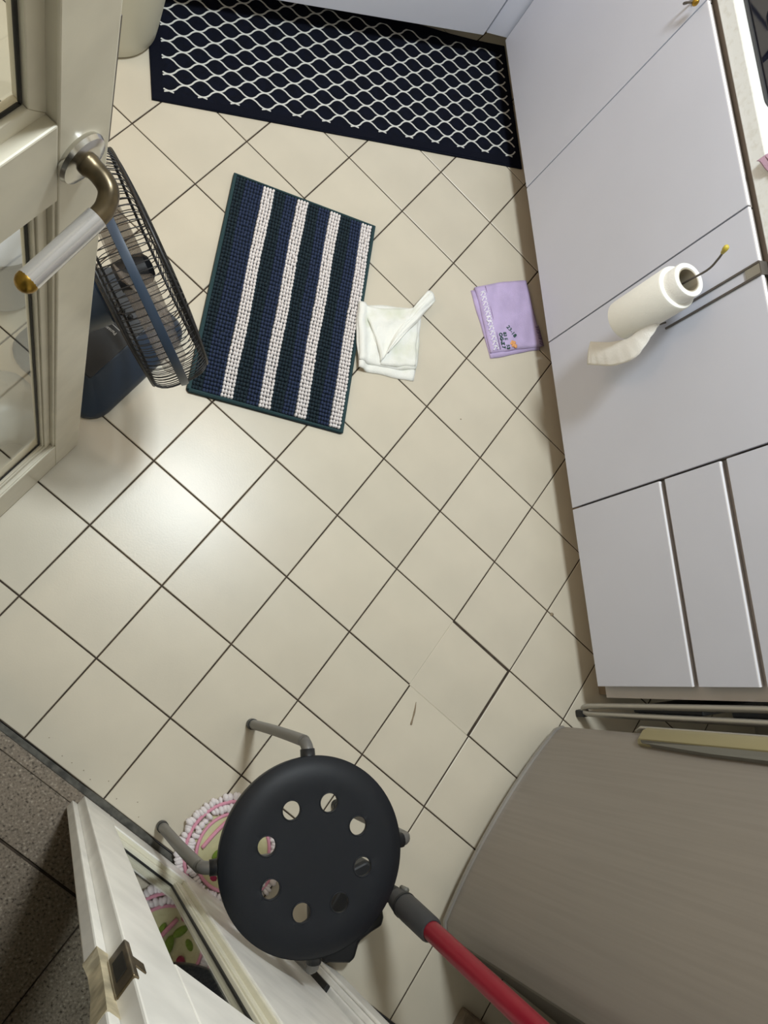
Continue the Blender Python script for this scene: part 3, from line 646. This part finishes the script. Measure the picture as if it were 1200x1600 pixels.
for f in tf:
    for k in range(len(f)): ec[tuple(sorted((f[k], f[(k + 1) % len(f)])))] += 1
mb.f += [(a, b, n0 + b, n0 + a) for (a, b), c in ec.items() if c == 1]
so = mb.build('seat', 'seat', st, 'auto')
MB().loft([[SC + Vector((r_ * math.cos(t), r_ * math.sin(t), z)) for t in [2 * math.pi * k / 96 for k in range(96)]] for r_, z in ((RS, 0.4335), (RS + .0005, 0.428), (RS - 0.002, 0.412), (RS - 0.005, 0.412), (RS - 0.004, 0.43))], cap=False).build('seat_rim', 'seat', so, True)
for c in hc: MB().ring(SC + Vector((c[0], c[1], 0.4455)), (0, 0, 1), hr + 0.0006, 0.0013, 28, 6).build('hole_rim', 'seat', so, True)
for k in range(4):
    t = math.radians(87 + 90 * k); d = Vector((math.cos(t), math.sin(t), 0))
    P_ = [SC + d * r_ + Vector((0, 0, z)) for r_, z in ((0.06, 0.424), (0.15, 0.420), (0.170, 0.415), (0.1785, 0.402), (0.181, 0.38), (0.187, 0.2), (0.190, 0.012))]
    lg = MB().tube(smooth_path(P_, 5), 0.0105, 14).build('leg', 'legmetal', st, True)
    MB().lathe([(0, 0), (0.0115, 0.0), (0.0122, 0.004), (0.0118, 0.022), (0, 0.022)], SC + d * 0.190, seg=16).build('foot_cap', 'black', lg, 'auto')
    MB().tube([SC + d * 0.135 + Vector((0, 0, 0.421)), SC + d * 0.168 + Vector((0, 0, 0.4165))], [0.0135, 0.0125], 14).build('leg_sleeve', 'black', lg, True)

# ------------------------------------------------------------------ vacuum
vc = thing('stick_vacuum', 'red tubed stick vacuum leaning beside the fridge, its black head under the stool', 'vacuum cleaner', (0.36, -1.0, 0))
hp = [(0.288, -1.098), (0.346, -1.112), (0.3585, -1.106), (0.372, -1.076), (0.402, -1.063), (0.427, -1.056), (0.433, -1.040), (0.428, -0.935), (0.405, -0.915), (0.365, -0.925), (0.315, -0.985), (0.272, -1.05)]
MB().prism(hp, 0.004, 0.052).build('floor_head', 'black', vc, bevel=0.008, seg=3)
MB().tube(smooth_path([(0.375, -0.965, 0.05), (0.400, -0.968, 0.085), (0.4255, -0.972, 0.128), (0.429, -0.978, 0.150)], 4), 0.018, 14).build('swivel_neck', 'black', vc, True)
wd = (Vector((0.4475, -1.0555, 0.6)) - Vector((0.429, -0.978, 0.15)))
def wp(z): return Vector((0.429, -0.978, 0.15)) + wd * ((z - 0.15) / 0.45)
MB().tube([wp(0.145), wp(0.17), wp(0.20), wp(0.285), wp(0.292)], [0.021, 0.0245, 0.0255, 0.0245, 0.021], 20).build('joint_collar', 'joint', vc, 'auto')
MB().tube([wp(0.176), wp(0.182)], [0.0262, 0.0262], 20).build('collar_seam', 'black', vc, 'auto')
MB().tube([wp(0.145) + Vector((.012, .018, 0)), wp(0.165) + Vector((.015, .020, 0))], 0.006, 8).build('latch', 'greyplast', vc, True)
MB().tube([wp(0.286), wp(1.05)], 0.0188, 24).build('tube', 'red', vc, 'auto')
MB().tube([wp(1.04), wp(1.06), wp(1.20), wp(1.24)], [0.026, 0.034, 0.036, 0.02], 20).build('motor_unit', 'joint', vc, 'auto')

# ------------------------------------------------------------------ quilted round pad
kc = Vector((0.121, -0.853, 0)); kp = thing('quilted_pad', 'round quilted cream pad with pink piping and white ruffled yarn rim, under the stool', 'pad', tuple(kc))
MB().lathe([(0, 0.006), (0.035, 0.008), (0.06, 0.012), (0.074, 0.018), (0.078, 0.014), (0.104, 0.006), (0.104, 0.001), (0, 0.001)], kc, seg=48).build('quilted_centre', 'quilt', kp, True)
for rr_, zz in ((0.077, 0.018), (0.1005, 0.016)): MB().ring(kc + Vector((0, 0, zz)), (0, 0, 1), rr_, 0.0036, 60, 8).build('piping', 'pink', kp, True)
MB().tube(smooth_path([kc + Vector((-0.0635, 0.020, 0.017)), kc + Vector((-0.03, 0.048, 0.016)), kc + Vector((0.005, 0.072, 0.018))], 5), 0.0042, 8).build('strap', 'pink', kp, True)
MB().tube(smooth_path([kc + Vector((-0.045, -0.03, 0.013)), kc + Vector((0.0, 0.03, 0.0125)), kc + Vector((0.04, 0.055, 0.015))], 5), 0.005, 8).build('strap', 'pink', kp, True)
for R_, n, zz in ((0.0885, 70, 0.015), (0.1095, 90, 0.011)):
    mb = MB()
    for k in range(n):
        t = 2 * math.pi * k / n + rnd.gauss(0, 0.02); d = Vector((math.cos(t), math.sin(t), 0)); s_ = Vector((-d.y, d.x, 0))
        mb.ball(kc + d * (R_ + rnd.gauss(0, 0.0015)) + Vector((0, 0, zz + rnd.gauss(0, 0.0012))), (0.0096 * rnd.uniform(.75, 1.2), 0.0062 * rnd.uniform(.85, 1.3), 0.0085), 8, 5, (d, (s_ + d * rnd.uniform(-.4, .4)).normalized(), Vector((0, 0, 1))))
    mb.build('yarn_ruffle', 'yarn', kp, True, kind='stuff')
for (x, y, r_, e) in ((0.0, -0.01, .020, .4), (-0.02, -0.035, .018, 1.2), (0.022, 0.0, .017, 2.2), (-0.035, 0.0, .012, .8), (0.01, -0.05, .014, 2.8)):
    a_ = (Vector((math.cos(e), math.sin(e), 0)), Vector((-math.sin(e), math.cos(e), 0)), Vector((0, 0, 1)))
    MB().ball(kc + Vector((x, y, 0.0105)), (r_, r_ * .5, 0.003), 10, 5, a_).build('leaf_print', 'leafg', kp, True)
for (x, y, r_) in ((0.03, 0.018, .010), (-0.008, 0.02, .010), (0.035, -0.03, .012), (-0.068, 0.012, .004), (-0.045, -0.045, .010)):
    MB().ball(kc + Vector((x, y, 0.0125)), (r_, r_ * .8, 0.003), 9, 5).build('flower_print', 'rose', kp, True)

# ------------------------------------------------------------------ fridge
fg = thing('fridge', 'brown grey bow fronted metal fridge standing right of the stool', 'fridge', tuple(ABw(1.45, -0.114)))
def fdoor(name, z0, z1, m_, b0=-0.392, b1=0.166, bulge=0.024, a0=1.171, back=1.225):
    mb = MB(); N = 28; pr = []
    for k in range(N + 1):
        t = k / N; b = lerp(b0, b1, t); s_ = abs(2 * t - 1); pr.append((a0 - bulge * (1 - s_ ** 2.2) + 0.010 * max(0, (s_ - .94) / .06) ** 2, b))
    pr += [(back, b1), (back, b0)]
    mb.prism([AB2(*p) for p in pr][::-1], z0, z1)
    return mb.build(name, m_, fg, 'auto')
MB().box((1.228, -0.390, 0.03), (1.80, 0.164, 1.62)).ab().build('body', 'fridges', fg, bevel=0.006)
dd = fdoor('door', 0.055, 1.02, 'fridge'); fdoor('door', 1.035, 1.61, 'fridge')
fdoor('door_trim', 0.046, 0.0552, 'fridget', a0=1.1655)
MB().box((1.20, -0.380, 0.0), (1.75, 0.155, 0.045)).ab().build('kick_plate', 'joint', fg)
hs = []
for z, o_, w_ in ((0.371, 0.004, 0.0165), (0.374, 0.013, 0.0185), (0.384, 0.019, 0.0195), (0.96, 0.020, 0.019)):
    hs.append([ABw(1.166 - q, 0.1435 + w_ * s_, z) for q, s_ in ((0, -1), (o_ * .6, -1), (o_, -.6), (o_, .5), (o_ * .7, 1), (0, 1))])
MB().loft(hs).build('handle', 'olive', dd, 'auto', label='olive vertical door handle')
MB().loft([[ABw(1.172, 0.128, z), ABw(1.172, 0.126 - q, z), ABw(1.153 - .002, 0.126 - q, z), ABw(1.146, 0.128, z)] for z, q in ((0.392, 0.001), (0.58, 0.010), (0.95, 0.014))]).build('handle_recess', 'greyplast', dd)
MB().tube([ABw(1.172, 0.166, 0.33), ABw(1.160, 0.1675, 0.355), ABw(1.160, 0.1675, 0.97)], 0.0034, 8).build('handle_trim', 'steel', dd, True)

# ------------------------------------------------------------------ folding step stool between drawers and fridge
fs = thing('folding_steps', 'folded metal step stool with black treads, slotted between drawers and fridge', 'step stool', (1.10, -0.665, 0))
MB().tube(smooth_path([(1.045, -0.6525, 1.05), (1.045, -0.6535, 0.6), (1.046, -0.660, 0.12), (1.047, -0.664, 0.04), (1.049, -0.671, 0.026), (1.048, -0.679, 0.036), (1.045, -0.681, 0.12), (1.036, -0.678, 0.6), (1.030, -0.676, 1.05)], 7), 0.0074, 10).build('front_tube', 'steel', fs, True)
MB().tube([(1.40, -0.655, 1.02), (1.40, -0.665, 0.02)], 0.0075, 10).build('rear_tube', 'steel', fs, True)
MB().box((1.040, -0.690, 0.0), (1.062, -0.672, 0.032)).build('foot', 'black', fs, bevel=0.003)
MB().box((1.39, -0.675, 0.0), (1.41, -0.655, 0.03)).build('foot', 'black', fs, bevel=0.003)
for z0, z1 in ((0.20, 0.42), (0.50, 0.72), (0.80, 0.98)):
    td = MB().box((1.065, -0.676, z0), (1.38, -0.660, z1)).build('tread', 'black', fs, bevel=0.003)
    for q in range(5): MB().box((1.062, -0.679, z0 + 0.02 + q * 0.04), (1.38, -0.675, z0 + 0.035 + q * 0.04)).build('tread_rib', 'joint', td)

# ------------------------------------------------------------------ fan
FC = Vector((-0.076, 0.217, 0.45)); fn = Vector((0.8934, 0.3514, 0.2800)).normalized()
fup = (Vector((0, 0, 1)) - fn * fn.z).normalized(); fh = fn.cross(fup)
fb = ABw(-0.266, 0.125); fan = thing('floor_fan', 'navy floor fan with black wire guard, half hidden behind the open door', 'fan', tuple(fb))
def fpt(x, r, t): return FC + fn * x + (fup * math.cos(t) + fh * math.sin(t)) * r
nb = 72
rim = [[fpt(x, r_, 2 * math.pi * k / nb) for k in range(nb)] for r_, x in ((0.2035, -0.0075), (0.208, -0.007), (0.2095, 0.0), (0.208, 0.007), (0.2035, 0.0075), (0.202, 0.0), (0.2035, -0.0075))]
MB().loft(rim, cap=False).build('guard_rim', 'fanrim', fan, 'auto')
for sgn, nm in ((1, 'front_guard'), (-1, 'rear_guard')):
    mb = MB(); nw = 104
    for k in range(nw):
        t0 = 2 * math.pi * k / nw
        pf = [(0.004, 0.204, 0), (0.022, 0.2035, 0.0), (0.040, 0.198, 0.005), (0.052, 0.184, 0.03), (0.057, 0.150, 0.12), (0.060, 0.10, 0.26), (0.060, 0.028, 0.50)]
        mb.tube(smooth_path([fpt(sgn * x, r_, t0 + dt * sgn) for x, r_, dt in pf], 2), 0.0009, 4, False)
    for x, r_ in ((0.0575, 0.135),): mb.ring(FC + fn * sgn * x, fn, r_, 0.0016, 64, 4)
    mb.build(nm, 'wire', fan, True)
    MB().ring(FC + fn * sgn * 0.0505, fn, 0.1885, 0.0030, 72, 6).build('guard_ring', 'wire', fan, True)
MB().lathe([(0, 0.054), (0.026, 0.054), (0.030, 0.058), (0.026, 0.062), (0, 0.064)], FC, fn, 32).build('guard_cap', 'black', fan, 'auto')
MB().lathe([(0, -0.03), (0.026, -0.03), (0.029, 0.0), (0.026, 0.025), (0.016, 0.034), (0, 0.036)], FC, fn, 28).build('hub', 'black', fan, 'auto')
for k in range(5):
    t0 = 2 * math.pi * k / 5 + 0.5
    def bf(u, v, t0=t0):
        r_ = lerp(0.026, 0.186 - 0.012 * (2 * u - 1) ** 2, v); wdt = lerp(0.42, 0.44, v) * (1 - 0.35 * max(0, v - .8) / .2 * abs(2 * u - 1)); t = t0 + (u - .5) * 2 * wdt + 0.22 * v
        return fpt((u - .5) * lerp(0.055, 0.046, v), r_, t)
    MB().sheet(bf, 8, 10, fn * 0.0015).build('blade', 'blade', fan, True)
MB().lathe([(0, -0.058), (0.055, -0.058), (0.066, -0.066), (0.066, -0.12), (0.055, -0.15), (0, -0.16)], FC, fn, 32).build('motor_housing', 'fanblue', fan, 'auto')
mp_ = FC - fn * 0.11
MB().tube([mp_ - Vector((0, 0, 0.04)), Vector((mp_.x - .02, mp_.y - .01, 0.08))], [0.024, 0.024], 18).build('pole', 'fanblue', fan, True)
rb = lambda ins, z, zf=None: [ABw(x, y, z) for x, y in rrect(-0.388 + ins, -0.040 + ins, -0.143 - ins, 0.29 - ins, 0.055 - ins * .5, 6)]
MB().loft([rb(0, 0.001), rb(0, 0.014), rb(0.006, 0.024), rb(0.058, 0.074), rb(0.062, 0.076)]).build('base', 'fanblue', fan, 'auto')
MB().prism([AB2(*p) for p in rrect(-0.326, 0.022, -0.206, 0.228, 0.006, 3)], 0.074, 0.080).build('control_panel', 'fanpanel', fan, bevel=0.001)
for a_, b_ in ((-0.284, 0.180), (-0.2635, 0.182), (-0.243, 0.184)): MB().ball(ABw(a_, b_, 0.088), (0.0065, 0.0065, 0.009), 12, 8).build('knob', 'black', fan, True)
text_mesh('Panasonic', 0.0105, 'lettering', 'fantext', fan, ABw(-0.238, 0.138, 0.0805), ABw(-1, -0.10), ABw(0.10, -1), 0.0004)
MB().box((-0.285, 0.146, 0.0795), (-0.238, 0.1475, 0.0808)).ab().build('panel_line', 'fantext', fan)

# ------------------------------------------------------------------ left-side odds
bi = MB(); bx = Vector((-0.058, 1.128, 0)); bi.lathe([(0, 0.001), (0.100, 0.001), (0.110, 0.006), (0.115, 0.016), (0.118, 0.05), (0.138, 0.36), (0.144, 0.362), (0.144, 0.368), (0.132, 0.366), (0.112, 0.02), (0, 0.012)], bx, seg=56)
tag(bi.build('bin', 'bin', None, 'auto', loc=tuple(bx)), 'round ivory plastic bin at the left end of the mesh mat', 'bin')
tb = thing('plastic_tub', 'pale grey plastic tub on the floor seen through the left door glass', 'tub', tuple(ABw(-0.495, 0.078)))
o_ = ABw(-0.495, 0.078)
MB().lathe([(0, 0.001), (0.068, 0.001), (0.074, 0.02), (0.092, 0.24), (0.097, 0.245), (0.092, 0.25), (0.088, 0.245), (0.070, 0.02), (0, 0.012)], o_, seg=48).build('body', 'tub', tb, 'auto')
MB().lathe([(0, 0.25), (0.098, 0.25), (0.099, 0.262), (0.088, 0.270), (0.03, 0.272), (0.028, 0.280), (0, 0.281)], o_, seg=48).build('lid', 'tub', tb, 'auto')
pbc = ABw(-0.27, -0.145, 0.0); pb = MB(); NU, NV = 28, 14; vv = []; ff = []
for j in range(NV + 1):
    for i in range(NU):
        t = 2 * math.pi * i / NU; p_ = j / NV; r_ = 0.080 * math.sin(math.pi * (0.12 + 0.86 * p_)) ** 0.7 * (1 + 0.12 * math.sin(3 * t + 5 * p_) + 0.07 * math.sin(8 * t - 4 * p_) + rnd.gauss(0, 0.03))
        vv.append(pbc + Vector((r_ * math.cos(t), r_ * math.sin(t), 0.003 + 0.13 * (1 - p_) ** 1.0 * (1 + .05 * math.sin(5 * t)))))
for j in range(NV):
    for i in range(NU): ff.append((j * NU + i, j * NU + (i + 1) % NU, (j + 1) * NU + (i + 1) % NU, (j + 1) * NU + i))
ff += [tuple(range(NU)), tuple(range(NV * NU + NU - 1, NV * NU - 1, -1))]
pb.add(vv, ff)
tag(pb.build('plastic_bag', 'bag', None, True, loc=tuple(pbc)), 'crumpled clear plastic bag on the floor behind the left door glass', 'bag')
bxo = MB().box((1.336, -0.60, 0.0), (1.42, -0.486, 0.03)).ab().build('cardboard_piece', 'brown', bevel=0.006, loc=tuple(ABw(1.378, -0.54)))
tag(bxo, 'small brown cardboard piece on the floor between fridge and wall', 'cardboard')
print('tiles', ntile, 'tris', sum(len(m.polygons) for m in bpy.data.meshes))
